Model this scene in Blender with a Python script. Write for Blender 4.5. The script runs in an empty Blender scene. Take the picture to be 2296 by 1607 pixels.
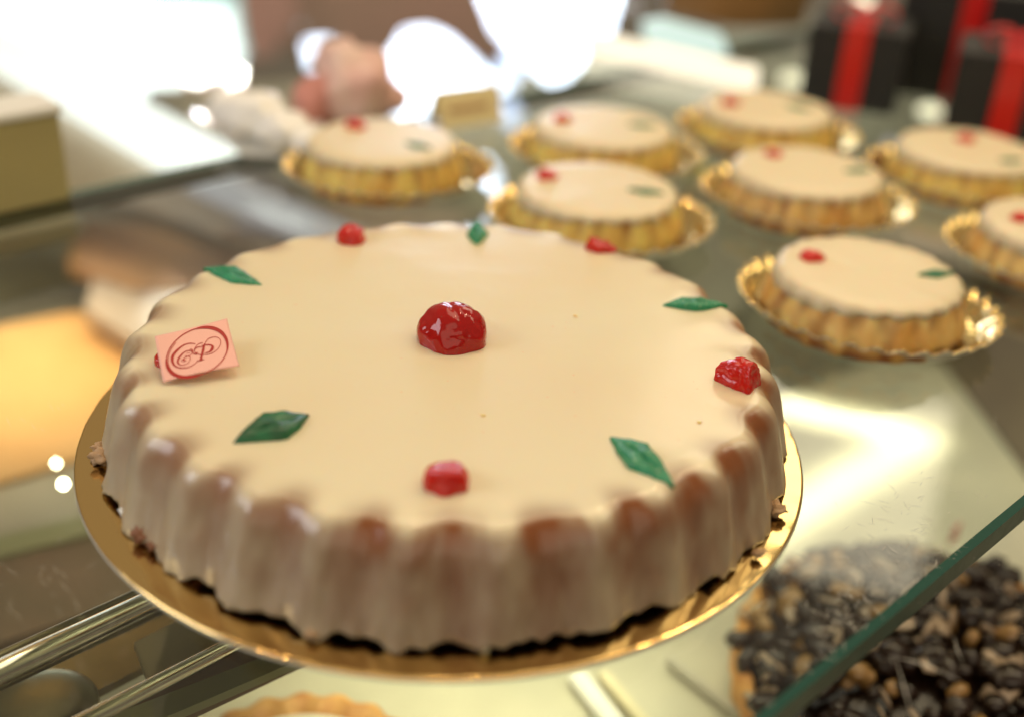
import bpy, bmesh, math, random
import numpy as np
from mathutils import Vector, noise
R_ = math.radians
random.seed(7)
scene = bpy.context.scene
COL = scene.collection

# ------------------------------------------------------------------ camera
CP = Vector((0.0234585, -0.39863082, 0.25144013))
CR = Vector((0.99839674, 0.02717181, 0.04965526))
CU = Vector((-0.05660347, 0.47926832, 0.87584127))
CF = Vector((0.0, 0.87724773, -0.48003794))
FPX, WPX, HPX = 2600.0, 2296.0, 1607.0
cam = bpy.data.cameras.new('camera'); co = bpy.data.objects.new('camera', cam); COL.objects.link(co)
from mathutils import Matrix
co.matrix_world = Matrix(((CR.x, CU.x, -CF.x, CP.x), (CR.y, CU.y, -CF.y, CP.y), (CR.z, CU.z, -CF.z, CP.z), (0, 0, 0, 1)))
cam.sensor_width = 36; cam.sensor_fit = 'HORIZONTAL'; cam.lens = 36 * FPX / WPX
cam.clip_start = 0.01; cam.clip_end = 100
cam.dof.use_dof = True; cam.dof.focus_distance = 0.438; cam.dof.aperture_fstop = 2.8
cam.dof.aperture_blades = 0
scene.camera = co

def ray(px, py):
    return (CR * ((px - WPX / 2) / FPX) - CU * ((py - HPX / 2) / FPX) + CF)
def at(px, py, z=0.0):
    d = ray(px, py); t = (z - CP.z) / d.z
    return CP + d * t
def far(px, py, dist):                       # a point a given depth along the view direction
    return CP + ray(px, py) * dist
def mirrored(px, py, dist, z=0.0):           # where a real thing stands that the glass top shows at that place
    p = far(px, py, dist); return Vector((p.x, p.y, 2 * z - p.z))

# ------------------------------------------------------------------ world + lights
w = bpy.data.worlds.new('World'); scene.world = w; w.use_nodes = True
nt = w.node_tree; bg = nt.nodes['Background']
tc = nt.nodes.new('ShaderNodeTexCoord'); sx = nt.nodes.new('ShaderNodeSeparateXYZ'); cr = nt.nodes.new('ShaderNodeValToRGB')
nt.links.new(tc.outputs['Generated'], sx.inputs[0])
mr = nt.nodes.new('ShaderNodeMapRange'); mr.inputs[1].default_value = -1; mr.inputs[2].default_value = 1
nt.links.new(sx.outputs['Z'], mr.inputs[0]); nt.links.new(mr.outputs[0], cr.inputs[0]); nt.links.new(cr.outputs[0], bg.inputs[0])
cr.color_ramp.elements[0].color = (0.16, 0.12, 0.08, 1); cr.color_ramp.elements[0].position = 0.3
cr.color_ramp.elements[1].color = (0.62, 0.50, 0.36, 1); cr.color_ramp.elements[1].position = 0.95
e = cr.color_ramp.elements.new(0.50); e.color = (0.24, 0.17, 0.11, 1)
e = cr.color_ramp.elements.new(0.66); e.color = (0.62, 0.49, 0.33, 1)
bg.inputs[1].default_value = 0.55

def area(name, loc, target, sx_, sy_, power, color, spread=180):
    l = bpy.data.lights.new(name, 'AREA'); l.shape = 'RECTANGLE'; l.size = sx_; l.size_y = sy_
    l.energy = power; l.color = color; l.spread = R_(spread)
    o = bpy.data.objects.new(name, l); COL.objects.link(o); o.location = loc
    o.rotation_euler = (Vector(target) - Vector(loc)).to_track_quat('-Z', 'Y').to_euler()
    return o
area('ceiling_light', (0.25, 0.55, 1.35), (0, 0.05, 0), 1.1, 0.6, 5.0, (1.0, 0.80, 0.55))
area('window_light', (-1.05, -0.30, 0.62), (0.05, 0.1, 0), 0.6, 0.5, 5.0, (0.93, 0.95, 1.0))
area('ceiling_light', (0.9, 0.25, 0.9), (0.15, 0.0, 0), 0.35, 0.5, 2.6, (1.0, 0.86, 0.58))
area('front_light', (0.15, -1.5, 0.75), (0, 0, 0), 2.2, 1.0, 7.0, (1.0, 0.84, 0.62))  # unseen light behind the camera, added to brighten the tart sides
for k, (x, y, z) in enumerate([(0.55, 1.1, 1.5), (-0.1, 1.3, 1.6), (0.1, 0.2, 1.7), (-0.6, 0.3, 1.5), (0.95, 0.7, 1.4)]):
    area('spot_light', (x, y, z), (0.1, 0.15, 0), 0.06, 0.06, 0.9, (1.0, 0.72, 0.42), 120)  # small unseen lights added for glints on the gold plates
area('shop_light', (-0.1, 1.35, 0.7), (-0.1, 2.0, -0.35), 1.0, 0.3, 16, (1.0, 0.9, 0.8), 140)  # unseen light added to brighten the brown panels at the back
area('rear_light', (0.46, 1.12, 0.75), (0.13, 0.03, 0), 0.45, 0.30, 1.4, (1.0, 0.90, 0.66))
# LED strips and an added fill under the front of the glass, shining down on the satin shelf, and one over the warm shelf
def strip(px0, py0, px1, py1, zsh, hgt, width, power, color, spread):
    a = at(px0, py0, zsh); b = at(px1, py1, zsh); m = (a + b) / 2; d = (b - a)
    o = area('led_strip', (m.x, m.y, zsh + hgt), (m.x, m.y, zsh), d.length, width, power, color, spread)
    o.rotation_euler = (0, 0, math.atan2(d.y, d.x))
    return o
strip(1500, 1310, 2085, 965, -0.19, 0.055, 0.020, 0.105, (1.0, 0.93, 0.66), 60)
strip(1640, 880, 2060, 975, -0.19, 0.055, 0.020, 0.070, (1.0, 0.93, 0.66), 60)
strip(1500, 1500, 2300, 900, -0.19, 0.11, 0.16, 0.16, (1.0, 0.96, 0.76), 130)  # wide unseen fill added to lighten the whole satin shelf
strip(-200, 900, 330, 760, -0.19, 0.09, 0.22, 0.27, (1.0, 0.78, 0.50), 110)
strip(600, 1560, 1500, 1540, -0.19, 0.11, 0.05, 0.16, (1.0, 0.93, 0.64), 110)

vs = scene.view_settings
vs.view_transform = 'Standard'; vs.look = 'None'; vs.exposure = -0.08; vs.gamma = 1.0; vs.use_curve_mapping = False
scene.cycles.max_bounces = 10; scene.cycles.transparent_max_bounces = 24
scene.cycles.use_denoising = True
scene.cycles.caustics_reflective = False; scene.cycles.caustics_refractive = False
scene.cycles.sample_clamp_indirect = 6

# ------------------------------------------------------------------ materials
def mat(name, col, rough=0.5, metal=0.0, **k):
    m = bpy.data.materials.new(name); m.use_nodes = True
    b = m.node_tree.nodes['Principled BSDF']
    b.inputs['Base Color'].default_value = (*col, 1); b.inputs['Roughness'].default_value = rough; b.inputs['Metallic'].default_value = metal
    for kk, v in k.items(): b.inputs[kk.replace('_', ' ')].default_value = v
    return m
def bump(m, scale, strength, dist=0.001, detail=3, rough=0.5):
    t = m.node_tree; n = t.nodes.new('ShaderNodeTexNoise'); n.inputs['Scale'].default_value = scale; n.inputs['Detail'].default_value = detail
    n.inputs['Roughness'].default_value = rough
    c = t.nodes.new('ShaderNodeTexCoord'); t.links.new(c.outputs['Object'], n.inputs['Vector'])
    b = t.nodes.new('ShaderNodeBump'); b.inputs['Strength'].default_value = strength; b.inputs['Distance'].default_value = dist
    t.links.new(n.outputs['Fac'], b.inputs['Height'])
    p = t.nodes['Principled BSDF']
    if p.inputs['Normal'].links: t.links.new(p.inputs['Normal'].links[0].from_socket, b.inputs['Normal'])
    t.links.new(b.outputs[0], p.inputs['Normal'])
    return m
def vary(m, c2, scale, lo=0.35, hi=0.65, detail=4):
    t = m.node_tree; p = t.nodes['Principled BSDF']; n = t.nodes.new('ShaderNodeTexNoise'); n.inputs['Scale'].default_value = scale; n.inputs['Detail'].default_value = detail
    c = t.nodes.new('ShaderNodeTexCoord'); t.links.new(c.outputs['Object'], n.inputs['Vector'])
    mr = t.nodes.new('ShaderNodeMapRange'); mr.inputs[1].default_value = lo; mr.inputs[2].default_value = hi; t.links.new(n.outputs['Fac'], mr.inputs[0])
    mx = t.nodes.new('ShaderNodeMix'); mx.data_type = 'RGBA'; t.links.new(mr.outputs[0], mx.inputs[0])
    src = p.inputs['Base Color']
    if src.links: t.links.new(src.links[0].from_socket, mx.inputs[6])
    else: mx.inputs[6].default_value = src.default_value[:]
    mx.inputs[7].default_value = (*c2, 1); t.links.new(mx.outputs[2], src)
    return m
def attr_mix(m, attr, c2, slot_first=None):
    t = m.node_tree; p = t.nodes['Principled BSDF']; a = t.nodes.new('ShaderNodeAttribute'); a.attribute_name = attr
    mx = t.nodes.new('ShaderNodeMix'); mx.data_type = 'RGBA'; t.links.new(a.outputs['Fac'], mx.inputs[0])
    src = p.inputs['Base Color']
    if src.links: t.links.new(src.links[0].from_socket, mx.inputs[6])
    else: mx.inputs[6].default_value = src.default_value[:]
    mx.inputs[7].default_value = (*c2, 1); t.links.new(mx.outputs[2], src)
    return m
def emit(name, col, s):
    m = bpy.data.materials.new(name); m.use_nodes = True
    b = m.node_tree.nodes['Principled BSDF']; b.inputs['Base Color'].default_value = (*[c * .25 for c in col], 1)
    b.inputs['Emission Color'].default_value = (*col, 1); b.inputs['Emission Strength'].default_value = s
    return m
def glass(name, tint, mult, ior=1.5, rough=0.0):
    m = bpy.data.materials.new(name); m.use_nodes = True; t = m.node_tree; t.nodes.clear()
    o = t.nodes.new('ShaderNodeOutputMaterial'); mx = t.nodes.new('ShaderNodeMixShader'); tr = t.nodes.new('ShaderNodeBsdfTransparent'); g = t.nodes.new('ShaderNodeBsdfGlossy')
    fr = t.nodes.new('ShaderNodeFresnel'); fr.inputs[0].default_value = ior; mu = t.nodes.new('ShaderNodeMath'); mu.operation = 'MULTIPLY'; mu.inputs[1].default_value = mult; mu.use_clamp = True
    tr.inputs[0].default_value = (*tint, 1); g.inputs['Roughness'].default_value = rough; g.inputs['Color'].default_value = (1, 1, 1, 1)
    t.links.new(fr.outputs[0], mu.inputs[0]); t.links.new(mu.outputs[0], mx.inputs[0]); t.links.new(tr.outputs[0], mx.inputs[1]); t.links.new(g.outputs[0], mx.inputs[2]); t.links.new(mx.outputs[0], o.inputs[0])
    return m

M = {}
M['icing'] = mat('icing', (0.80, 0.725, 0.505), 0.30, Subsurface_Weight=0.35, Subsurface_Scale=0.004, Subsurface_Radius=(1.0, 0.6, 0.3), Coat_Weight=0.35, Coat_Roughness=0.14)
vary(M['icing'], (0.79, 0.665, 0.44), 9, .35, .7, 3)
vary(M['icing'], (0.82, 0.77, 0.56), 5, .50, .8, 1)
vary(M['icing'], (0.82, 0.60, 0.38), 420, .74, .80, 1)
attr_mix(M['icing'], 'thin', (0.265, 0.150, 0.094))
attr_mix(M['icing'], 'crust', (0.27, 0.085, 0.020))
bump(M['icing'], 13, .30, .0045, 2)
bump(M['icing'], 34, .30, .0018, 2); bump(M['icing'], 160, .12, .0006, 3)
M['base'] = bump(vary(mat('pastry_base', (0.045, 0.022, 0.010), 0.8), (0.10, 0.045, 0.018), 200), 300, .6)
M['crumb'] = bump(vary(mat('pastry_crumb', (0.52, 0.32, 0.16), 0.75), (0.62, 0.42, 0.25), 300), 600, .6)
M['crumb2'] = bump(mat('crumb_brown', (0.28, 0.12, 0.06), 0.6), 600, .6)
M['gold'] = bump(mat('gold_foil', (0.86, 0.60, 0.24), 0.13, 1.0), 90, .10, .0006, 4)
M['goldplate'] = bump(mat('gold_paper', (0.88, 0.66, 0.28), 0.13, 1.0), 150, .15, .0008)
M['white_card'] = mat('white_card', (0.72, 0.70, 0.62), 0.5)
M['cherry'] = bump(bump(mat('candied_cherry', (0.36, 0.004, 0.003), 0.06, Subsurface_Weight=0.55, Subsurface_Scale=0.004, Subsurface_Radius=(1, .08, .04), Coat_Weight=0.0), 130, .30, .0014, 2), 600, .08, .0005, 2)
M['cherry2'] = bump(mat('candied_cherry_piece', (0.66, 0.012, 0.005), 0.12, Transmission_Weight=0.25, Subsurface_Weight=0.6, Subsurface_Scale=0.005, Subsurface_Radius=(1, .08, .04), Coat_Weight=0.0), 260, .30, .0010, 2)
M['leaf'] = bump(bump(vary(mat('candied_leaf', (0.010, 0.20, 0.085), 0.22, Subsurface_Weight=0.3, Subsurface_Scale=0.002, Subsurface_Radius=(.2, 1, .4), Coat_Weight=0.0), (0.015, 0.27, 0.13), 150), 900, .7, .0009, 3), 220, .4, .001, 2)
vary(M['leaf'], (0.22, 0.50, 0.30), 1100, .60, .68, 2)
M['leaf_dark'] = bump(vary(mat('candied_leaf_dark', (0.006, 0.075, 0.028), 0.25, Coat_Weight=0.0), (0.010, 0.15, 0.055), 120), 700, .6, .0008, 3)
M['sponge'] = mat('sponge_side', (0.95, 0.74, 0.20), 0.55, Subsurface_Weight=0.5, Subsurface_Scale=0.010)
vary(M['sponge'], (0.84, 0.50, 0.10), 70, .35, .65)
attr_mix(M['sponge'], 'crust', (0.36, 0.13, 0.03))
bump(M['sponge'], 260, .5, .0008)
M['sponge2'] = mat('sponge_side_toasted', (0.94, 0.70, 0.26), 0.55, Subsurface_Weight=0.5, Subsurface_Scale=0.008)
vary(M['sponge2'], (0.82, 0.44, 0.10), 60, .35, .65)
attr_mix(M['sponge2'], 'crust', (0.30, 0.10, 0.025))
bump(M['sponge2'], 260, .5, .0008)
M['glaze'] = bump(mat('tart_glaze', (0.78, 0.67, 0.45), 0.38, Subsurface_Weight=0.3, Subsurface_Scale=0.003), 90, .35, .001)
M['paper'] = bump(mat('pink_paper', (0.88, 0.48, 0.40), 0.55), 900, .15, .0004)
M['ink'] = mat('red_ink', (0.40, 0.012, 0.010), 0.5)
M['glass'] = glass('glass_top', (0.94, 0.965, 0.93), 1.15)
M['glass_bottom'] = glass('glass_underside', (0.96, 0.98, 0.95), 0.0)
M['glass_rear'] = glass('rear_glass_top', (0.92, 0.94, 0.92), 1.25)
M['edge'] = bump(vary(mat('green_glass_edge', (0.006, 0.036, 0.026), 0.34), (0.012, 0.060, 0.044), 45), 120, .25, .001)
M['bevel'] = bump(mat('green_glass_bevel', (0.012, 0.095, 0.072), 0.12, Coat_Weight=.5), 200, .3, .001)
M['scratch'] = mat('scratch', (0.75, 0.72, 0.62), 0.5, Alpha=0.6)
M['satin'] = bump(vary(mat('satin_steel', (0.62, 0.60, 0.47), 0.42, 0.25), (0.56, 0.54, 0.42), 20), 60, .1)
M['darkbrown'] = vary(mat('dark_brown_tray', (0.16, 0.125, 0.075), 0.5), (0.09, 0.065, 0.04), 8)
M['dark'] = vary(mat('dark_interior', (0.20, 0.20, 0.16), 0.6), (0.30, 0.31, 0.25), 9)
M['chrome'] = mat('chrome', (0.80, 0.79, 0.72), 0.13, 1.0)
M['olive'] = vary(mat('olive_metal', (0.30, 0.28, 0.17), 0.35, 0.6), (0.20, 0.18, 0.10), 20)
M['amber'] = vary(mat('amber_wood', (0.84, 0.54, 0.24), 0.5), (0.74, 0.42, 0.16), 9)
M['cream'] = mat('cream_panel', (0.72, 0.66, 0.45), 0.5)
M['greywhite'] = mat('grey_white_panel', (0.52, 0.50, 0.42), 0.5)
M['greengrey'] = mat('green_grey_panel', (0.47, 0.50, 0.30), 0.5)
M['pinkbrown'] = vary(mat('pink_brown_panel', (0.33, 0.23, 0.17), 0.5), (0.26, 0.2, 0.14), 20)
M['choc'] = bump(mat('chocolate', (0.020, 0.008, 0.004), 0.25, Coat_Weight=.3), 300, .5)
M['almond'] = mat('almond', (0.44, 0.33, 0.23), 0.3, Coat_Weight=.6)
M['amber_nut'] = mat('caramel_nut', (0.34, 0.19, 0.06), 0.25, Coat_Weight=.6)
M['crust'] = bump(vary(mat('pie_crust', (0.80, 0.42, 0.12), 0.55), (0.62, 0.26, 0.06), 90), 300, .5)
M['custard'] = mat('cream_filling', (0.86, 0.80, 0.66), 0.4)
M['black_box'] = mat('black_paper', (0.010, 0.010, 0.010), 0.6)
M['ribbon'] = mat('red_ribbon', (0.62, 0.008, 0.008), 0.30, Coat_Weight=.2)
M['goldtin'] = vary(mat('olive_gold_card', (0.50, 0.43, 0.19), 0.4, 0.15), (0.42, 0.36, 0.17), 12)
M['white_trim'] = mat('white_trim', (0.85, 0.85, 0.80), 0.4)
M['beige'] = vary(mat('beige_panel', (0.66, 0.55, 0.40), 0.6), (0.70, 0.60, 0.46), 6)
M['rose'] = vary(mat('rose_leather', (0.60, 0.22, 0.19), 0.6), (0.55, 0.25, 0.2), 4)
M['rosebrown'] = vary(mat('rose_brown', (0.30, 0.125, 0.085), 0.6), (0.26, 0.13, 0.08), 4)
M['peach'] = vary(mat('peach_loaf', (0.80, 0.60, 0.52), 0.7), (0.72, 0.42, 0.38), 45)
M['ruby'] = mat('ruby_wrap', (0.56, 0.24, 0.20), 0.6)
M['meringue'] = mat('meringue', (0.93, 0.92, 0.88), 0.5)
M['bronze'] = vary(mat('bronze_wood', (0.30, 0.14, 0.035), 0.4), (0.16, 0.09, 0.03), 10)
M['floor'] = vary(mat('brown_floor', (0.12, 0.10, 0.08), 0.35), (0.075, 0.06, 0.05), 3)
M['win'] = emit('daylight_pane', (0.90, 0.98, 1.0), 3.2)
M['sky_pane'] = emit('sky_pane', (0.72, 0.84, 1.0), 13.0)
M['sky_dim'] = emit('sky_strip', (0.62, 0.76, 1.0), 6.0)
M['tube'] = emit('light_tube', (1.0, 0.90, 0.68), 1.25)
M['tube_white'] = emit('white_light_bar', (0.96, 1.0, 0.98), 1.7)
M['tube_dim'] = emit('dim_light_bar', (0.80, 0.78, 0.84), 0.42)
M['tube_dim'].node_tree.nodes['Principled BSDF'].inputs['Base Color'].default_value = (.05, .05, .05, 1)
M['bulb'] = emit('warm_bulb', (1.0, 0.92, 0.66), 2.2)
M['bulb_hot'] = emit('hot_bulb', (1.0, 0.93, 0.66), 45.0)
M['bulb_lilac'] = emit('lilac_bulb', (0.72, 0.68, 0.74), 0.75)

# ------------------------------------------------------------------ helpers
def link(o, parent=None):
    COL.objects.link(o)
    if parent: o.parent = parent
    return o
def tag(o, label=None, cat=None, group=None, kind=None):
    if label: o['label'] = label
    if cat: o['category'] = cat
    if group: o['group'] = group
    if kind: o['kind'] = kind
    return o
def empty(name, loc=(0, 0, 0), rz=0):
    o = bpy.data.objects.new(name, None); o.empty_display_size = .02; link(o); o.location = loc; o.rotation_euler = (0, 0, rz); return o
def meshobj(name, verts, faces, m, parent=None, smooth=True, idx=None, attrs=None):
    me = bpy.data.meshes.new(name); me.from_pydata([tuple(v) for v in verts], [], faces)
    for mm in (m if isinstance(m, list) else [m]): me.materials.append(mm)
    if idx is not None: me.polygons.foreach_set('material_index', idx)
    if attrs:
        for k, v in attrs.items():
            a = me.attributes.new(k, 'FLOAT', 'POINT'); a.data.foreach_set('value', list(v))
    if smooth: me.polygons.foreach_set('use_smooth', [True] * len(me.polygons))
    me.update()
    return link(bpy.data.objects.new(name, me), parent)
def grid(nr, nc, closed=True, off=0):
    f = []
    for i in range(nr - 1):
        for j in range(nc if closed else nc - 1):
            k = (j + 1) % nc
            f.append((off + i * nc + j, off + i * nc + k, off + (i + 1) * nc + k, off + (i + 1) * nc + j))
    return f
def bevel(o, wd, seg=2):
    b = o.modifiers.new('bevel', 'BEVEL'); b.width = wd; b.segments = seg; b.limit_method = 'ANGLE'; return o
def box(name, p0, ux, uy, uz, m, parent=None, bw=0.0):
    """box from corner p0 with three edge vectors"""
    p0, ux, uy, uz = map(Vector, (p0, ux, uy, uz))
    v = [p0, p0 + ux, p0 + ux + uy, p0 + uy]; v += [q + uz for q in v]
    f = [(3, 2, 1, 0), (4, 5, 6, 7), (0, 1, 5, 4), (1, 2, 6, 5), (2, 3, 7, 6), (3, 0, 4, 7)]
    me = bpy.data.meshes.new(name); me.from_pydata(v, [], f); me.materials.append(m)
    bm = bmesh.new(); bm.from_mesh(me); bmesh.ops.recalc_face_normals(bm, faces=bm.faces)
    if bw: bmesh.ops.bevel(bm, geom=bm.edges[:], offset=bw, segments=2, affect='EDGES')
    bm.to_mesh(me); bm.free()
    return link(bpy.data.objects.new(name, me), parent)
def slab(name, pts, h, m, parent=None, bw=0.0, up=Vector((0, 0, 1))):
    """a polygon given by its top outline, with thickness h below it"""
    bm = bmesh.new(); t = [bm.verts.new(p) for p in pts]; f = bm.faces.new(t)
    r = bmesh.ops.extrude_face_region(bm, geom=[f]); nv = [g for g in r['geom'] if isinstance(g, bmesh.types.BMVert)]
    for v in nv: v.co -= up * h
    bmesh.ops.recalc_face_normals(bm, faces=bm.faces)
    if bw: bmesh.ops.bevel(bm, geom=bm.edges[:], offset=bw, segments=2, affect='EDGES')
    me = bpy.data.meshes.new(name); bm.to_mesh(me); bm.free(); me.materials.append(m)
    return link(bpy.data.objects.new(name, me), parent)
def ball(name, c, r, m, parent=None, sc=(1, 1, 1), sub=3, disp=0.0, sc_n=2.0):
    bm = bmesh.new(); bmesh.ops.create_icosphere(bm, subdivisions=sub, radius=1)
    for v in bm.verts:
        d = v.co.normalized(); k = 1 + disp * noise.noise(d * sc_n + Vector(c) * 40)
        v.co = Vector((d.x * r * sc[0] * k, d.y * r * sc[1] * k, d.z * r * sc[2] * k))
    me = bpy.data.meshes.new(name); bm.to_mesh(me); bm.free(); me.materials.append(m); me.polygons.foreach_set('use_smooth', [True] * len(me.polygons))
    o = link(bpy.data.objects.new(name, me), parent); o.location = c; return o
def bar(name, a, b, r, m, parent=None, n=20, flat=1.0):
    a, b = Vector(a), Vector(b); d = (b - a).normalized(); s = d.cross(Vector((0, 0, 1))).normalized(); t = s.cross(d)
    v = []; 
    for q in (a, b):
        for k in range(n):
            an = 2 * math.pi * k / n; v.append(q + s * math.cos(an) * r + t * math.sin(an) * r * flat)
    f = grid(2, n) + [tuple(range(n))[::-1], tuple(range(n, 2 * n))]
    o = meshobj(name, v, f, m, parent); return o
U = Vector((1, 1, 0)).normalized(); V = Vector((-1, 1, 0)).normalized(); Z = Vector((0, 0, 1))
def uv(u, v, z=0): return U * u + V * v + Z * z

# ------------------------------------------------------------------ the setting: floor and far wall of the shop
fl = slab('floor', [(-6, -3, -1.0), (6, -3, -1.0), (6, 8, -1.0), (-6, 8, -1.0)], .05, M['floor']); tag(fl, kind='structure')

# ------------------------------------------------------------------ display counter
counter = empty('display_counter', (0, 0, -1.0))
tag(counter, 'glass topped pastry display counter with thick green edge, carrying the cakes', 'display counter')
def part(o): o.parent = counter; o.location = Vector(o.location) - Vector((0, 0, -1.0)); return o
VF, VB = -0.1786, 0.327
def glass_slab(name, u0, u1, v0, v1, topm, th=0.0115, bv=0.0024):
    z0 = -th
    P = lambda u, v, z: uv(u, v, z)
    vs_ = [P(u0 + bv, v0 + bv, 0), P(u1 - bv, v0 + bv, 0), P(u1 - bv, v1 - bv, 0), P(u0 + bv, v1 - bv, 0)]
    vs_ += [P(u0, v0, -bv), P(u1, v0, -bv), P(u1, v1, -bv), P(u0, v1, -bv)]
    vs_ += [P(u0, v0, z0), P(u1, v0, z0), P(u1, v1, z0), P(u0, v1, z0)]
    f = [(0, 1, 2, 3)] + [(4 + i, 4 + (i + 1) % 4, (i + 1) % 4, i) for i in range(4)] + [(8 + i, 8 + (i + 1) % 4, 4 + (i + 1) % 4, 4 + i) for i in range(4)] + [(11, 10, 9, 8)]
    return meshobj(name, vs_, f, [topm, M['bevel'], M['edge'], M['glass_bottom']], None, False, [0] + [1] * 4 + [2] * 4 + [3])
g1 = part(glass_slab('glass_top', -0.75, 0.85, VF, VB, M['glass']))
g2 = part(glass_slab('rear_glass', -0.9, 1.6, VB + .004, 1.0, M['glass_rear'])); g2['label'] = 'rear pane of glass behind the seam'
# interior, seen through the glass
part(box('shelf_floor', uv(-1.2, -0.6, -0.23), U * 3.0, V * 1.55, Z * 0.02, M['dark']))
zs = -0.19
def shelf(name, px, m, z=zs, h=0.012, label=None):
    o = part(slab(name, [at(x, y, z) for x, y in px], h, m));
    if label: o['label'] = label
    return o
shelf('satin_shelf', [(1280, 1080), (1700, 912), (1995, 795), (2420, 650), (3000, 900), (2700, 2300), (380, 2300), (380, 1560), (800, 1390)], M['satin'], label='pale satin metal shelf below the glass')
shelf('amber_shelf', [(-300, 1170), (0, 1080), (520, 925), (560, 760), (160, 700), (-300, 790)], M['amber'], label='glowing amber wooden shelf at the left')
shelf('dark_tray', [(2010, 770), (2110, 800), (2210, 930), (2330, 1090), (2800, 900), (2420, 600)], M['darkbrown'], zs + .003)  # dark slab painting the satin shelf's fall into shade at the right
shelf('grey_shelf', [(-300, 1178), (0, 1088), (700, 880), (700, 1150), (0, 1330), (-300, 1400)], M['greywhite'], zs - .004)
shelf('green_strip', [(-200, 1260), (0, 1200), (300, 1125), (420, 1120), (300, 1170), (0, 1245), (-200, 1300)], M['greengrey'], zs + .012)
shelf('brown_panel', [(-200, 1305), (0, 1250), (300, 1175), (600, 1100), (600, 1240), (0, 1440), (-200, 1500)], M['pinkbrown'], zs + .008)
# rails close under the glass, parallel to its front edge
def rail(name, x0, y0, x1, y1, z, r, m, flat=1.0):
    a, b = at(x0, y0, z), at(x1, y1, z); c = (a + b) / 2; L = 0.34
    return part(bar(name, c - U * L, c + U * L * .55, r, m, None, 24, flat))
rail('chrome_rail', 0, 1500, 360, 1345, -0.052, 0.0048, M['chrome'])
rail('chrome_rail', 0, 1522, 360, 1365, -0.060, 0.0030, M['olive'])
rail('chrome_rail', 0, 1465, 360, 1312, -0.056, 0.0022, M['olive'])
rail('chrome_rail', 200, 1592, 560, 1440, -0.062, 0.0032, M['chrome'])
def rail_panel(name, pts, m, z): return shelf(name, pts, m, z, .004)
rail_panel('rail_channel', [(-40, 1560), (620, 1265), (700, 1300), (-40, 1680)], M['olive'], -0.100)
rail_panel('cream_panel', [(300, 1440), (430, 1372), (680, 1330), (560, 1450), (330, 1520)], M['cream'], -0.090)
rail_panel('rail_channel', [(40, 1660), (640, 1395), (760, 1440), (160, 1720)], M['pinkbrown'], -0.086)
rail_panel('edge_profile', [(150, 1640), (640, 1452), (690, 1470), (200, 1680)], M['greengrey'], -0.080)
knob = part(ball('round_knob', at(90, 1590, -0.092), 0.022, M['olive'], None, (1, 1, .25)))
# bars for bright bands behind the seam and other far parts of the counter
def long_box(name, a, b, wd, th, m, label=None):
    a, b = Vector(a), Vector(b); d = b - a; s = d.cross(Z).normalized() * wd
    o = part(box(name, a - s / 2 - Z * th, d, s, Z * th, m, None, min(wd, th) * .2))
    if label: o['label'] = label
    return o
long_box('light_bar', at(-60, 62, -.06), at(490, 362, -.06), .060, .016, M['tube_white'], 'bright white light bar at the upper left')  # glowing bar built in place of a band reflected in the glass
long_box('light_bar', at(455, 395, -.1), at(800, 540, -.1), .040, .010, M['tube_dim'], 'dim lilac white bar under the glass')  # the reflected band carried on, dimmer, as a second glowing bar
long_box('light_bar', at(1320, 70, .0205), at(1700, 152, .0205), .012, .020, M['tube'], 'long cream light bar behind the tarts')  # cream bar with a glow of its own
long_box('front_beam', at(-200, 560, -.05), at(170, 478, -.05), .03, .012, M['greywhite'])
long_box('rear_lip', at(-200, 478, -.012), at(165, 438, -.012), .012, .008, M['crust'])

long_box('seam_strip', at(1120, 243, -.012), at(1640, 168, -.012), .004, .002, M['cream'])
# scratches on the glass near its front edge
def scratches():
    v, f = [], []
    def add(x, y, L, an, wd):
        c = at(x, y, 0.00025); d = Vector((math.cos(an), math.sin(an), 0)) * L / 2; s = Vector((-math.sin(an), math.cos(an), 0)) * wd
        n = len(v); bend = Vector((random.uniform(-1, 1), random.uniform(-1, 1), 0)) * L * .06
        v.extend([c - d, c + bend - s, c + d, c + bend + s]); f.append((n, n + 1, n + 2, n + 3))
    rs = random.Random(3)
    for k in range(260):
        t = rs.random(); x = 1950 + rs.gauss(0, 1) * 110 + t * 90; y = 1560 - (x - 1720) * .84 - abs(rs.gauss(0, 1)) * 110 - 12 + (60 if k % 2 else 0)
        if y > 1590 - (x - 1720) * .84: y = 1580 - (x - 1720) * .84
        add(x, y, rs.uniform(.002, .008), rs.uniform(0, math.pi), rs.uniform(.00008, .00018))
    for x, y, L, an in [(2060, 1490, .022, -.35), (2028, 1540, .03, 1.5), (2090, 1500, .02, -.5), (1800, 1245, .008, -.6), (2150, 1455, .014, 1.5)]: add(x, y, L, an, .0002)
    for k in range(26): add(rs.uniform(0, 200), rs.uniform(900, 1420), rs.uniform(.003, .010), rs.uniform(-1.1, -.6), .0001)
    for k in range(40): add(rs.uniform(0, 420), rs.uniform(1250, 1600), rs.uniform(.002, .006), rs.uniform(0, 3.1), .0001)
    for k in range(60): add(rs.uniform(1780, 2290), rs.uniform(1000, 1400) , rs.uniform(.0004, .0012), rs.uniform(0, 3.1), .00012)
    ok = [q for q in f]
    return meshobj('scratch_marks', v, ok, M['scratch'], None, False)
sc = part(scratches()); sc['kind'] = 'stuff'

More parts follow.
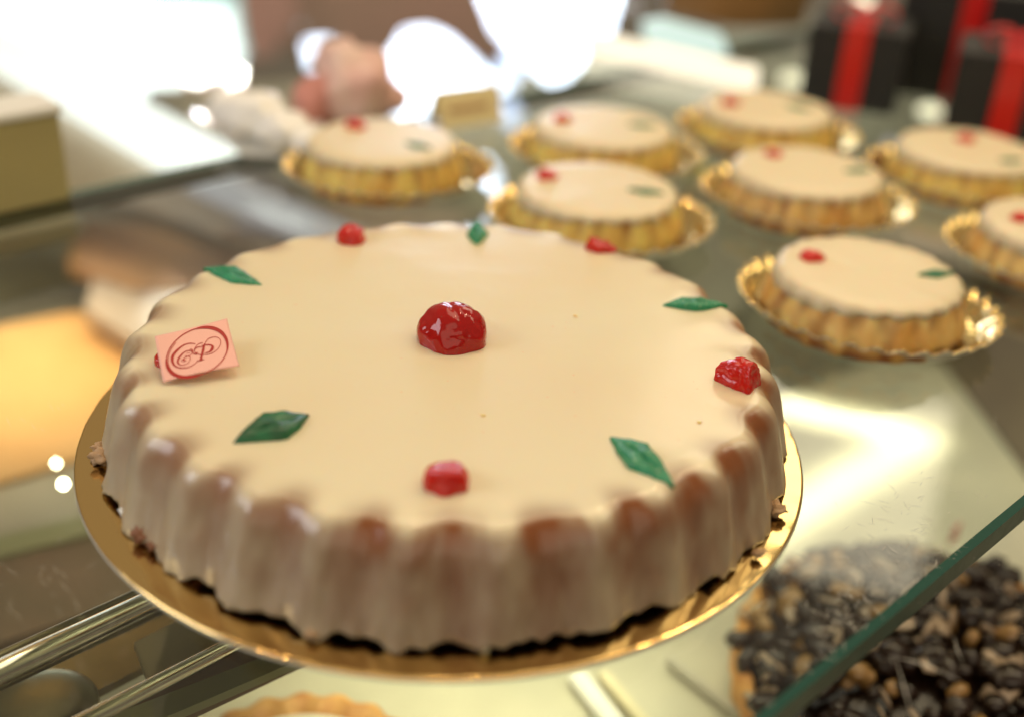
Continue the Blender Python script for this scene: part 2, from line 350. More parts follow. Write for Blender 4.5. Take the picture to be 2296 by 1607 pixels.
# ------------------------------------------------------------------ gold board
board = None
def make_board():
    N = 256; rows = [(0, .0022), (.10, .0022), (.128, .0022), (.136, .0022), (.1378, .0022), (.1385, .00218), (.1389, .0021), (.1394, .0016), (.1396, .0006), (.1390, .0002), (.136, .0001), (.0, .0001)]
    v, idx = [], []
    for r, z in rows:
        for k in range(N):
            a = 2 * math.pi * k / N; rr = r if r > 0 else 1e-4
            cr_ = 0.00012 * math.sin(a * 61 + 2 * math.sin(a * 7)) * max(0, (rr - .132) / .007) if z > .0015 else 0
            v.append((rr * 1.016 * math.cos(a) - .0015, rr * 1.016 * math.sin(a) - .002, z + cr_ + .0002))
    f = grid(len(rows), N); f = [q[::-1] for q in f]
    idx = []
    for i in range(len(rows) - 1): idx += [0 if i < 7 else 1] * N
    o = meshobj('cake_board', v, f, [M['gold'], M['white_card']], None, True, idx)
    return tag(o, 'large round gold foil cake board under the big iced cake', 'cake board')
make_board()

# ------------------------------------------------------------------ big iced cake
HC = 0.0404
cake = empty('iced_cake', (0, 0, .0024)); tag(cake, 'large fluted cake with smooth ivory icing, candied cherries and green leaves', 'cake')
def inc(o): o.parent = cake; o.location = Vector(o.location) - Vector(cake.location); return o
NF = 29; PH = R_(-97.4)
def flute(a):     # +1 on a ridge, -1 in the middle of a groove
    a2 = a + 0.018 * math.sin(a * 3 + 1) + 0.012 * math.sin(a * 7)
    c = -math.cos(NF * (a2 - PH)); return 1 - 2 * (abs((1 - c) / 2)) ** 0.85
def nz(x, y, z=0): return noise.noise(Vector((x, y, z)))
def make_icing():
    N = 1160
    ts = [0, .03, .08, .15, .25, .35, .45, .55, .65, .74, .81, .87, .91, .945, .97, .985, .995, 1.0]
    v, thin, crust = [], [], []
    # underside rows then side rows then the top
    rows = []
    def prof(t, a):
        fl_ = flute(a); amp = .0021 - .0006 * (1 - t); lob = 1 + .7 * nz(math.cos(a) * 9, math.sin(a) * 9, 3)
        r0 = .1228 + .0112 * (1 - t) ** .8 + .0012 * nz(math.cos(a) * 3, math.sin(a) * 3, 5)
        # rounded shoulder
        sh = 0.0
        if t > .74:
            q = (t - .74) / .26; sh = .0052 * (1 - math.sqrt(max(0, 1 - q * q)))
        k = 1.0 if t < .9 else 1 - .35 * (t - .9) / .1
        r = r0 + amp * fl_ * k * lob - sh - .001
        r += .0009 * nz(math.cos(a) * 22, math.sin(a) * 22, t * 5) * (1 - t * .6)
        r += .0012 * max(0, .22 - t) * 5 * nz(math.cos(a) * 30, math.sin(a) * 30, 9)
        return r
    def hem(a):
        fl_ = flute(a); n1 = nz(math.cos(a) * 7, math.sin(a) * 7, 11); n2 = nz(math.cos(a) * 26, math.sin(a) * 26, 2); n3 = nz(math.cos(a) * 70, math.sin(a) * 70, 8)
        return max(.0004, .0020 - .0009 * fl_ + .0062 * n1 + .0022 * n2 + .0003 * n3)
    seq = [('in', .010, .006), ('in', .006, .002), ('in', .002, .0005)]
    for kind, dr, dz in seq:
        for j in range(N):
            a = 2 * math.pi * j / N; r = prof(0, a) - dr - .001; v.append((r * math.cos(a), r * math.sin(a), hem(a) + dz)); thin.append(.6); crust.append(0)
    for t in ts:
        for j in range(N):
            a = 2 * math.pi * j / N; r = prof(t, a); z = hem(a) + (HC - .0024 - hem(a)) * t
            v.append((r * math.cos(a), r * math.sin(a), z))
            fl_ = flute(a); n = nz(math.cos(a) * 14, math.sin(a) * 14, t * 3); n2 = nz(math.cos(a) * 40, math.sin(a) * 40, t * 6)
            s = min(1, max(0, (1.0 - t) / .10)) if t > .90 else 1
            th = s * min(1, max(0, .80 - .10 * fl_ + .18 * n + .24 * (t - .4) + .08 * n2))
            leftw = max(0, -math.cos(a)) * .35  # left flank paler: window light painted into the mask
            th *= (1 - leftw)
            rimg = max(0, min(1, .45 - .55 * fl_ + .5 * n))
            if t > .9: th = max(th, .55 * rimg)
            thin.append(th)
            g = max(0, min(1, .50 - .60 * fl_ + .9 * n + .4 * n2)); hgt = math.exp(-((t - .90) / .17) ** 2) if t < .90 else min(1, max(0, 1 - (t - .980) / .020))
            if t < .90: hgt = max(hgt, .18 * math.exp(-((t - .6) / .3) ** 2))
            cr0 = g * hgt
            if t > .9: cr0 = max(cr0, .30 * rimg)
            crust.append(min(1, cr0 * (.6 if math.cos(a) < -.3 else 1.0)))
    rt = [.992, .982, .97, .955, .93, .90, .86, .80, .72, .6, .4, .2, .02]
    for q in rt:
        for j in range(N):
            a = 2 * math.pi * j / N; rim = prof(1.0, a); r = rim * q if q < .9 else rim * q
            if q < .93: r = (rim * (q) ** 1)
            x, y = r * math.cos(a), r * math.sin(a)
            dz = .0005 * nz(x * 18, y * 18, 1) + .0010 * max(0, (q - .80) / .2) * nz(x * 60, y * 60, 4) - .0003 * (1 - q)
            dz *= 1 if q < .97 else .4
            v.append((x, y, HC - .0024 + dz ))
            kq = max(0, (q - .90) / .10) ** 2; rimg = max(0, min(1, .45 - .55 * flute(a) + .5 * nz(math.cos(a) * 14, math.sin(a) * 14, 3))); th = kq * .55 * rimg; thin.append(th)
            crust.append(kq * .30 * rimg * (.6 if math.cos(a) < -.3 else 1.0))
    nr = 3 + len(ts) + len(rt); f = grid(nr, N); n = len(v); v.append((0, 0, HC - .0024)); thin.append(0); crust.append(0)
    f += [((nr - 1) * N + j, (nr - 1) * N + (j + 1) % N, n) for j in range(N)]
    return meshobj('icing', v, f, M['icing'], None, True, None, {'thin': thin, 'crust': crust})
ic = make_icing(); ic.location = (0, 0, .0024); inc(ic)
# sponge base, coloured near black to read as shadow under the hem
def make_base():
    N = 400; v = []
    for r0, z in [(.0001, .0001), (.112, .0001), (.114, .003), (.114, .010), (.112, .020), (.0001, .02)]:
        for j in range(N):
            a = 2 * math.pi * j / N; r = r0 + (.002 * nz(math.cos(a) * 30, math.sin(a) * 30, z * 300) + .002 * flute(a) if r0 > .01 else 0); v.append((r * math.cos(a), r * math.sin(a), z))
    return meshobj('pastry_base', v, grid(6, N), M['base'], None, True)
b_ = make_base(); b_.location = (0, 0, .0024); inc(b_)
# crumbs and drips at the foot
rs = random.Random(5)
for x, y, r, m in [(228, 1022, .0042, 'crumb'), (222, 1002, .0026, 'crumb'), (322, 1196, .0042, 'crumb2'), (348, 1218, .003, 'crumb2'), (412, 1258, .0038, 'crumb2'), (432, 1274, .003, 'crumb2'),
                   (700, 1418, .0022, 'crumb'), (1738, 1140, .0036, 'crumb'), (1700, 1238, .002, 'crumb'), (283, 1148, .0022, 'white_trim')]:
    c = at(x, y, .0055 if r > .0025 else .005); o = ball('crumb', c, r, M[m], None, (1, .8, .7), 3, .9, 2.4); inc(o)
for x, y in [(1083, 930), (1568, 946), (1290, 708)]: inc(ball('crumb', at(x, y, HC + .0001), .0006, M['sponge2'], None, (1.4, 1, .4), 2, .4))
# drips of icing
for x, y in [(295, 1155), (690, 1405), (1085, 1452)]:
    c = at(x, y, .004); inc(ball('icing_drip', c, .0016, M['meringue'] if x < 300 else M['icing'], None, (1.2, 1, 1.1), 2, .4))

def cherry_dome(c, rx, ry, h, m, cut=None, seed=0, name='candied_cherry', rot=0, wr=.10):
    bm = bmesh.new(); bmesh.ops.create_icosphere(bm, subdivisions=5, radius=1)
    off = Vector((seed * 3.7, seed * 1.3, 0)); cr_, sr_ = math.cos(rot), math.sin(rot)
    for v in bm.verts:
        d = v.co.copy()
        k = 1 + wr * noise.noise(d * 1.6 + off) + wr * .35 * noise.noise(d * 4.5 + off) - wr * .5 * max(0, 1 - abs(d.x * .8 + d.y * .3 - .25 + .3 * d.z) * 9) * max(0, d.z)
        x, y, z = d.x * k, d.y * k, d.z * k
        z = max(z, -.12)
        # squarer top
        z = math.copysign(abs(z) ** .85, z)
        x *= rx; y *= ry; z *= h
        v.co = Vector((x * cr_ - y * sr_, x * sr_ + y * cr_, z))
    for pco, pn_ in (cut or []):
        pn_ = Vector(pn_).normalized(); pco = Vector(pco)
        for v in bm.verts:
            d = (v.co - pco).dot(pn_)
            if d > -.0006: v.co -= pn_ * ((d + .0006) * .88 + .0005 * noise.noise(v.co * 500))
    me = bpy.data.meshes.new(name); bm.to_mesh(me); bm.free(); me.materials.append(m)
    me.polygons.foreach_set('use_smooth', [True] * len(me.polygons))
    o = link(bpy.data.objects.new(name, me)); o.location = c
    return inc(o)
cc = at(1015, 757, HC); cherry_dome(cc, .0136, .0132, .0140, M['cherry'], None, 1, wr=.09)['label'] = 'large half cherry in the middle of the cake'
c = at(787, 539, HC); cherry_dome(c, .0068, .007, .0072, M['cherry2'], None, 2, wr=.2)
c = at(1346, 558, HC); cherry_dome(c, .0072, .006, .0078, M['cherry2'], [((.002, 0, .003), (.3, .1, 1))], 3, wr=.25)
c = at(1655, 862, HC); cherry_dome(c, .0098, .0098, .0098, M['cherry2'], [((-.001, -.004, 0), (-.75, -.9, .35)), ((.005, -.004, 0), (.9, -.55, .25))], 4, wr=.14)
c = at(1000, 1083, HC); cherry_dome(c, .0074, .0070, .0084, M['cherry2'], [((.001, .001, .0062), (-.1, .25, 1)), ], 5, wr=.16)
c = at(388, 808, HC); cherry_dome(c, .0064, .007, .0046, M['cherry2'], None, 6, wr=.2)

def leaf(px, th, m, seed, lift=0.0):
    """candied leaf: diamond with softly curved sides, a thick wrinkled top and thin tips"""
    P = [at(x, y, HC + .0010) for x, y in px]; P = [p_ for p_ in P]
    c = sum(P, Vector()) / 4
    def side(a, b, n=9):
        out = []
        nrm = ((a + b) / 2 - c); nrm.z = 0
        for k in range(n):
            t = k / n; q = a.lerp(b, t); q = q + nrm * (.10 * math.sin(math.pi * t)) + Vector((nz(q.x * 260, q.y * 260, seed), nz(q.x * 260, q.y * 260, seed + 5), 0)) * .0006; out.append(q)
        return out
    O = []
    for i in range(4): O += side(P[i], P[(i + 1) % 4])
    n = len(O); ax = (P[2] - P[0]).normalized(); L = (P[2] - P[0]).length / 2
    v = []; levels = [(1.0, -.0012, 0), (1.0, 0.0, .18), (.96, 0, .55), (.86, 0, .85), (.6, 0, 1.0), (.3, 0, .92), (.04, 0, .95)]
    for s, zb, hf in levels:
        for q in O:
            d = q - c; al = abs(d.dot(ax)) / L; e_ = c + d * s
            hh = th * hf * (1 - .55 * al ** 2) * (1 + .35 * nz(e_.x * 240, e_.y * 240, seed))
            v.append(Vector((e_.x, e_.y, HC + zb + hh + lift * d.dot(ax) / L * s)))
    f = grid(len(levels), n); k = len(v); v.append(Vector((c.x, c.y, HC + th * .95))); f += [((len(levels) - 1) * n + j, (len(levels) - 1) * n + (j + 1) % n, k) for j in range(n)]
    o = meshobj('candied_leaf', v, f, m); bm = bmesh.new(); bm.from_mesh(o.data); bmesh.ops.recalc_face_normals(bm, faces=bm.faces); bm.to_mesh(o.data); bm.free()
    return inc(o)
leaf([(455, 597), (525, 598), (588, 634), (515, 630)], .0022, M['leaf'], 1)
leaf([(1047, 524), (1072, 496), (1094, 522), (1070, 546)], .0036, M['leaf'], 2)
leaf([(1485, 681), (1545, 670), (1632, 680), (1560, 693)], .0028, M['leaf'], 3)
leaf([(1367, 975), (1455, 998), (1513, 1082), (1408, 1042)], .0028, M['leaf'], 4)['label'] = 'bright green sugared leaf at the near right'
leaf([(522, 988), (588, 932), (694, 926), (645, 978)], .0034, M['leaf_dark'], 5)['label'] = 'dark green leaf at the near left'

# ------------------------------------------------------------------ pink paper tag with the shop's monogram
tagroot = empty('paper_tag', at(440, 830, HC)); tag(tagroot, 'square pink paper tag with red monogram in a ring, standing on the cake', 'paper tag')
TO = Vector(tagroot.location)
cTL, cTR, cBR, cBL = at(347, 754, HC + .0085), at(509, 714, HC + .0090), at(537, 820, HC + .0042), at(366, 856, HC + .0012)
pn = (cTR - cTL).cross(cBL - cTL).normalized()
if pn.z < 0: pn = -pn
pd = ((cTL + cTR + cBR + cBL) / 4)
def tagpt(s, t, off=0.0):          # s across, t down, 0..1; a softly curling sheet
    q = cTL.lerp(cTR, s).lerp(cBL.lerp(cBR, s), t)
    curl = .0012 * (math.sin(math.pi * s) * (t - .3)) - .0006 * math.sin(math.pi * t)
    return q + pn * (curl + off)
ns = 24; v = []; 
for lay in (0.0, -.00025):
    for i in range(ns + 1):
        for j in range(ns + 1): v.append(tagpt(j / ns, i / ns, lay) - TO)
n1 = (ns + 1) ** 2; f = []
for i in range(ns):
    for j in range(ns):
        a = i * (ns + 1) + j; f.append((a, a + ns + 1, a + ns + 2, a + 1)); a += n1; f.append((a, a + 1, a + ns + 2, a + ns + 1))
ring_ = [j for j in range(ns + 1)] + [i * (ns + 1) + ns for i in range(1, ns + 1)] + [ns * (ns + 1) + j for j in range(ns - 1, -1, -1)] + [i * (ns + 1) for i in range(ns - 1, 0, -1)]
for a, b in zip(ring_, ring_[1:] + ring_[:1]): f.append((a, b, b + n1, a + n1))
meshobj('paper', v, f, M['paper'], tagroot)
# the printed marks: strokes given in enlarged-photo units, turned into sheet coordinates
def zz(x, y): return (350 + x / 6.4286) / 1.11498, (750 + y / 6.4286) / 1.11498
qTL, qTR, qBR, qBL = zz(235, 590), zz(1400, 300), zz(1600, 1060), zz(385, 1305)
def inv(px, py):                   # bilinear inverse
    s = t = .5
    for _ in range(20):
        x = (1 - t) * ((1 - s) * qTL[0] + s * qTR[0]) + t * ((1 - s) * qBL[0] + s * qBR[0]); y = (1 - t) * ((1 - s) * qTL[1] + s * qTR[1]) + t * ((1 - s) * qBL[1] + s * qBR[1])
        dxs = (1 - t) * (qTR[0] - qTL[0]) + t * (qBR[0] - qBL[0]); dys = (1 - t) * (qTR[1] - qTL[1]) + t * (qBR[1] - qBL[1])
        dxt = (1 - s) * (qBL[0] - qTL[0]) + s * (qBR[0] - qTR[0]); dyt = (1 - s) * (qBL[1] - qTL[1]) + s * (qBR[1] - qTR[1])
        D = dxs * dyt - dxt * dys; ex, ey = px - x, py - y
        s += (ex * dyt - ey * dxt) / D; t += (dxs * ey - dys * ex) / D
    return s, t
def smooth(pts, n=8):
    out = []; P = [pts[0]] + pts + [pts[-1]]
    for i in range(1, len(P) - 2):
        for k in range(n):
            t = k / n; a, b, c_, d = P[i - 1], P[i], P[i + 1], P[i + 2]
            out.append(tuple(.5 * ((2 * b[m_]) + (-a[m_] + c_[m_]) * t + (2 * a[m_] - 5 * b[m_] + 4 * c_[m_] - d[m_]) * t * t + (-a[m_] + 3 * b[m_] - 3 * c_[m_] + d[m_]) * t ** 3) for m_ in range(3)))
    out.append(tuple(pts[-1])); return out
SV, SF = [], []
def stroke(pts, closed=False, lift=.00015):
    P = smooth(pts) if not closed else pts
    n = len(P); base = len(SV)
    for i, (x, y, wd) in enumerate(P):
        x0, y0, _ = P[(i - 1) % n] if closed else P[max(0, i - 1)]; x1, y1, _ = P[(i + 1) % n] if closed else P[min(n - 1, i + 1)]
        dx, dy = x1 - x0, y1 - y0; L = math.hypot(dx, dy) or 1; nx, ny = -dy / L * wd / 2, dx / L * wd / 2
        for sg in (1, -1):
            X, Y = zz(x + sg * nx, y + sg * ny); s, t = inv(X, Y); SV.append(tagpt(s, t, lift) - TO)
    for i in range(n if closed else n - 1):
        a, b = base + 2 * i, base + 2 * ((i + 1) % n); SF.append((a, a + 1, b + 1, b))
# ring: ellipse tilted, heavy at upper right and lower left
ring = []; cx, cy, A, B, ro = 918, 850, 520, 372, R_(-28)
for k in range(96):
    a = 2 * math.pi * k / 96; x, y = A * math.cos(a), B * math.sin(a)
    X, Y = cx + x * math.cos(ro) - y * math.sin(ro), cy + x * math.sin(ro) + y * math.cos(ro)
    ang = math.atan2(-(Y - cy), X - cx); wd = 15 + 42 * abs(math.cos((ang - R_(35)) - 0)) ** 2.2 if True else 20
    th = ang - R_(35); wd = 16 + 40 * max(0, math.cos(2 * (ang - R_(48)))) ** .7 if ang > -R_(10) and ang < R_(110) else 16 + 40 * max(0, math.cos(2 * (ang + R_(125)))) ** .7
    ring.append((X, Y, wd))
stroke(ring, True)
ring2 = []
for k in range(40):
    a = R_(118) + R_(100) * k / 39; x, y = (A - 24) * math.cos(a), -(B - 20) * math.sin(a)
    ring2.append((cx + 4 + x * math.cos(ro) - y * math.sin(ro), cy + x * math.sin(ro) + y * math.cos(ro), 9))
stroke(ring2)
# C
stroke([(885, 705, 12), (810, 695, 14), (730, 710, 16), (650, 755, 24), (570, 830, 36), (525, 900, 44), (522, 980, 38), (560, 1050, 26), (630, 1090, 18), (720, 1098, 15), (810, 1080, 12), (880, 1035, 10), (920, 995, 10), (985, 970, 8)])
# &
stroke([(790, 800, 10), (830, 795, 16), (835, 830, 20), (800, 815, 12), (740, 820, 12), (670, 870, 22), (615, 950, 30), (612, 1010, 26), (650, 1045, 14), (710, 1048, 9), (770, 1020, 9), (805, 960, 9), (798, 918, 12), (760, 905, 14), (720, 930, 12), (700, 960, 14), (722, 975, 20)])
stroke([(835, 830, 10), (830, 870, 9), (790, 900, 9)]); stroke([(700, 950, 8), (670, 965, 7), (680, 990, 7), (720, 992, 7), (745, 965, 7)])
stroke([(745, 850, 7), (800, 852, 7)]); stroke([(722, 885, 7), (740, 905, 7)])
# P
stroke([(1035, 700, 8), (1022, 760, 34), (1000, 860, 36), (975, 965, 34), (968, 982, 30)]); stroke([(915, 990, 10), (965, 978, 18), (1032, 965, 8)])
stroke([(985, 735, 10), (1060, 722, 16), (1130, 725, 24), (1165, 752, 40), (1155, 795, 44), (1120, 835, 24), (1070, 852, 14), (1035, 852, 10)])
stroke([(1022, 760, 8), (940, 755, 14), (890, 780, 12), (870, 820, 10), (890, 850, 12), (915, 858, 26), (895, 876, 16), (855, 860, 14), (845, 820, 9)])
stroke([(1010, 685, 8), (940, 705, 9), (895, 750, 9), (868, 805, 9), (885, 850, 9), (950, 880, 10), (1040, 885, 10), (1140, 865, 9), (1240, 800, 9), (1292, 715, 9), (1290, 640, 9), (1240, 600, 9), (1180, 595, 9), (1110, 615, 10), (1060, 660, 10), (1038, 720, 12)])
meshobj('monogram', SV, SF, M['ink'], tagroot, False)

# ------------------------------------------------------------------ small tarts and their gold plates
def tart_meshes(seed, spm):
    N = 264; nf = 22; rn = random.Random(seed); ph = rn.random() * 6
    def g(a): return .5 + .5 * math.cos(nf * a + ph)
    rows = [(.0, .040, 0), (.0, .0482, 0), (.003, .0497, 0), (.007, .0488, 0), (.012, .0471, 0), (.017, .0454, 0), (.0215, .0438, 0), (.023, .0415, 0)]
    v, cru = [], []
    for z, r, _ in rows:
        for j in range(N):
            a = 2 * math.pi * j / N; rr = r + .0013 * (g(a) - .5) + .0006 * nz(math.cos(a) * 9 + seed, math.sin(a) * 9, z * 200)
            v.append((rr * math.cos(a), rr * math.sin(a), z + .001))
            n = nz(math.cos(a) * 8 + seed, math.sin(a) * 8, z * 60); cru.append(max(0, min(1, (1.0 if z < .004 else .15) * (1.1 - g(a) * .6) + n * .8 + (.35 if z > .016 else 0) * (1 - g(a)))))
    sponge = (v, grid(len(rows), N), cru)
    rows2 = [(.0405, .0214), (.0438, .0211), (.0440, .0226), (.0424, .0242), (.0395, .0250), (.030, .0249), (.015, .0248), (.0002, .0248)]
    v2 = []
    for i, (r, z) in enumerate(rows2):
        for j in range(N):
            a = 2 * math.pi * j / N; drip = .0032 * max(0, nz(math.cos(a) * 6 + seed, math.sin(a) * 6, 7)) + .0012 * g(a) + .006 * max(0, math.cos(a - 3.0) + .2 * nz(math.cos(a) * 5, math.sin(a) * 5, seed * 3)) ** 1.5
            zz_ = z - (drip if i < 2 else drip * .10 if i == 2 else 0); rr = r + (.0012 * (g(a) - .5) + .0004 if i < 4 else 0) + ((.0215 - zz_) * .25 if i < 2 else 0)
            x, y = rr * math.cos(a), rr * math.sin(a); zz_ += .0006 * nz(x * 60, y * 60, seed) if i > 2 else 0
            v2.append((x, y, zz_ + .001))
    return sponge, (v2, grid(len(rows2), N))
def plate_mesh():
    N = 432; K = 36; v, f, idx = [], [], []
    rows = [(.0001, .0012), (.040, .0012), (.0505, .0013), (.0525, .0024), (.0548, .0060), (.0572, .0080), (.0594, .0102), (.0604, .0100)]
    for lay in (0, 1):
        for r, z in rows:
            for j in range(N):
                a = 2 * math.pi * j / N; q = max(0, (r - .0505) / .0097); w_ = math.cos(K * a); rr = r + (.0009 * w_ * q if r > .054 else 0)
                v.append((rr * 1.05 * math.cos(a), rr * .90 * math.sin(a), z + .0014 * w_ * q - .0006 * lay + .0003))
    n = len(rows) * N; f = [q[::-1] for q in grid(len(rows), N)]; idx = [0] * len(f)
    g = grid(len(rows), N, True, n); f += g; idx += [1] * len(g)
    o0 = (len(rows) - 1) * N
    for j in range(N): f.append((o0 + j, n + o0 + j, n + o0 + (j + 1) % N, o0 + (j + 1) % N)); idx.append(1)
    me = bpy.data.meshes.new('gold_plate'); me.from_pydata(v, [], f); me.materials.append(M['goldplate']); me.materials.append(M['white_card']); me.polygons.foreach_set('material_index', idx)
    me.polygons.foreach_set('use_smooth', [True] * len(f)); return me
PM = plate_mesh()
sp_leaf = None
M['cherry3'] = mat('tart_cherry', (0.62, 0.012, 0.006), 0.35); M['leaf3'] = mat('tart_leaf', (0.012, 0.15, 0.06), 0.45)
TARTS = [  # cake centre, cherry pixel, leaf pixel, toasted?, label
    ((.194, .120), (1818, 575), (2098, 617), 1, 'nearest small iced tart, right of the big cake', 'scalloped gold plate under the nearest small tart'),
    ((.066, .215), (1225, 393), (1448, 432), 0, 'small iced tart half hidden behind the far rim of the big cake', 'scalloped gold plate of the tart touching the big cake outline'),
    ((-.062, .277), (797, 280), (938, 330), 0, 'leftmost small iced tart, near the price card', 'scalloped gold plate under the leftmost tart'),
    ((.074, .332), (1260, 264), (1440, 283), 0, 'small iced tart just right of the price card', 'scalloped gold plate of the tart right of the price card'),
    ((.193, .267), (1733, 343), (1922, 385), 1, 'small toasted tart between the nearest tart and the farthest tart', 'scalloped gold plate of the tart behind the nearest one'),
    ((.190, .394), (1637, 228), (1790, 242), 0, 'farthest small iced tart, left of the black gift boxes', 'scalloped gold plate of the farthest tart'),
    ((.309, .326), (2165, 310), (2265, 363), 0, 'small iced tart in front of the ribboned black boxes at right', 'scalloped gold plate of the tart in front of the boxes'),
    ((.322, .198), (2288, 487), (2380, 530), 1, 'small iced tart cut off by the right edge of the photo', 'scalloped gold plate cut off by the right edge'),
]
for i, (c, ch, lf, toast, lab, plab) in enumerate(TARTS):
    spm, glz = tart_meshes(i + 1, None)
    root = empty('small_tart', (c[0], c[1], .0016)); tag(root, lab, 'tart', 'small iced tarts on gold plates')
    sp = meshobj('sponge_side', spm[0], spm[1], M['sponge2' if toast else 'sponge'], root, True, None, {'crust': spm[2]})
    gl = meshobj('glaze', glz[0], glz[1], M['glaze'], root)
    ri = Matrix.Identity(4)
    zt = .0016 + .0257
    p = at(ch[0], ch[1] + 6, zt); q = ri @ (p - Vector(root.location)); o = ball('candied_cherry', q, rs.uniform(.0054, .0066), M['cherry3'], root, (1, .85, .75), 3, .4)
    p = at(lf[0], lf[1], zt); q = ri @ (p - Vector(root.location))
    bm = bmesh.new(); L, Wd = rs.uniform(.0092, .0115), rs.uniform(.0040, .0050)
    vv = [bm.verts.new(t_) for t_ in [(-L, 0, 0), (-L * .1, -Wd, 0), (L, 0, 0), (L * .1, Wd, 0)]]; fc = bm.faces.new(vv); r_ = bmesh.ops.extrude_face_region(bm, geom=[fc])
    for g_ in r_['geom']:
        if isinstance(g_, bmesh.types.BMVert): g_.co.z += .0022; g_.co.x *= .8; g_.co.y *= .7
    bmesh.ops.recalc_face_normals(bm, faces=bm.faces); me = bpy.data.meshes.new('candied_leaf'); bm.to_mesh(me); bm.free(); me.materials.append(M['leaf3'])
    lo = link(bpy.data.objects.new('candied_leaf', me), root); lo.location = q - Vector((0, 0, .0006)); lo.rotation_euler = (0, 0, rs.uniform(-.6, .3))
    pl = link(bpy.data.objects.new('gold_plate', PM)); pl.location = (c[0] + .003, c[1] + .003, .0003); pl.rotation_euler = (0, 0, R_([-21, -6, 2, -8, -18, -5, -14, -20][i]))
    tag(pl, plab, 'plate', 'scalloped gold plates under the small tarts')

# ------------------------------------------------------------------ black gift boxes with red ribbon
def gift_box(px, py, sz, h, rz, label, back=0.0, bow=True):
    base = at(px, py, 0.0) + (Vector((.012, .035, 0)) if not bow else Vector()); root = empty('gift_box', (base.x, base.y, .0005 + back), R_(rz))
    tag(root, label, 'gift box', 'black gift boxes with red ribbon')
    # local frame: front face along +x from the left bottom corner, depth +y
    box('carton', (0, 0, 0), (sz, 0, 0), (0, sz, 0), (0, 0, h), M['black_box'], root, .0015)
    rw = .019; x0 = sz * .5 - rw / 2
    o = box('ribbon', (x0, -.0012, 0), (rw, 0, 0), (0, .0011, 0), (0, 0, h + .0012), M['ribbon'], root)
    box('ribbon', (x0, -.0012, h + .0003), (rw, 0, 0), (0, sz + .0024, 0), (0, 0, .0011), M['ribbon'], root)
    if bow:
        for s in (-1, 1):
            v = []; n = 20
            for k in range(n + 1):
                a = math.pi * 2 * k / n; x = sz / 2 + s * (.012 - .012 * math.cos(a)) ; z = h - .003 + .007 * math.sin(a) * (1 if True else 0) + .009
                for yy in (-.007, .007): v.append((x, sz / 2 + yy, z))
            f = [(2 * k, 2 * k + 1, 2 * k + 3, 2 * k + 2) for k in range(n)]
            bo = meshobj('bow', v, f, M['ribbon'], root); sd = bo.modifiers.new('s', 'SOLIDIFY'); sd.thickness = .0008
    return root
gift_box(1787, 232, .073, .061, -19, 'black gift box with red ribbon just behind the farthest tart, left of its row')
gift_box(2105, 325, .076, .066, -19, 'black gift box with red ribbon nearest the right edge, in front')
gift_box(1975, 232, .108, .085, -19, 'black gift box with red ribbon standing behind the two front boxes', 0, False)

# ------------------------------------------------------------------ price card, olive gold box, panels
def upright(name, px0, py0, px1, py1, zbase, h, depth, m, label, cat, lean=0.0, bw=.001):
    a, b = at(px0, py0, zbase), at(px1, py1, zbase); d = b - a; n = Vector((-d.y, d.x, 0)).normalized()
    o = box(name, a, d, n * depth, Z * h + n * lean, m, None, bw)
    return tag(o, label, cat)
def price_card():
    a, b = at(990, 294, .0005), at(1130, 272, .0005); d = b - a; n = Vector((-d.y, d.x, 0)).normalized(); h = .025
    root = empty('price_card', a); tag(root, 'small folded cream price card behind the leftmost tart', 'price card')
    box('card', (0, 0, 0), d, n * .0008, Z * h + n * .010, M['cream_card'], root)
    box('card', n * .021, d, n * .0008, Z * h - n * .0105, M['cream_card'], root)
    for r_, (s0, s1) in enumerate([(.15, .8)]):
        zz0 = .010; o = d * s0 + Z * zz0 + n * (zz0 / h * .010 - .0006)
        box('writing', o, d * (s1 - s0), n * .0004, Z * .004 + n * .0016, M['card_ink'], root)
M['cream_card'] = mat('cream_card', (0.80, 0.68, 0.36), 0.6); M['card_ink'] = mat('card_ink', (0.45, 0.25, 0.10), 0.6)
price_card()
r0 = at(160, 446, 0.0005)
tin = empty('gold_carton', r0); tag(tin, 'olive gold carton with a white lid rim at the left edge', 'carton')
du = -U * .20
box('carton_body', (0, 0, 0), du, V * .03, Z * .050, M['goldtin'], tin, .001)
box('lid_rim', U * .002 - V * .002 + Z * .0502, -U * .205, V * .034, Z * .0045, M['white_trim'], tin, .001)
tag(part(slab('beige_panel', [at(165, 420, -.06), at(440, 350, -.06), at(330, 200, -.06), at(120, 150, -.06)], .01, M['beige'])) and None or empty('dummy'), None) if False else part(slab('beige_panel', [at(165, 432, -.08), at(450, 385, -.08), at(250, 262, -.08), at(30, 140, -.08), at(-80, 90, -.08), at(-80, 260, -.08)], .01, M['beige']))

part(slab('grey_panel', [at(330, 200, -.1), at(700, 180, -.1), at(760, 330, -.1), at(600, 352, -.1), at(540, 340, -.1)], .01, M['greywhite']))
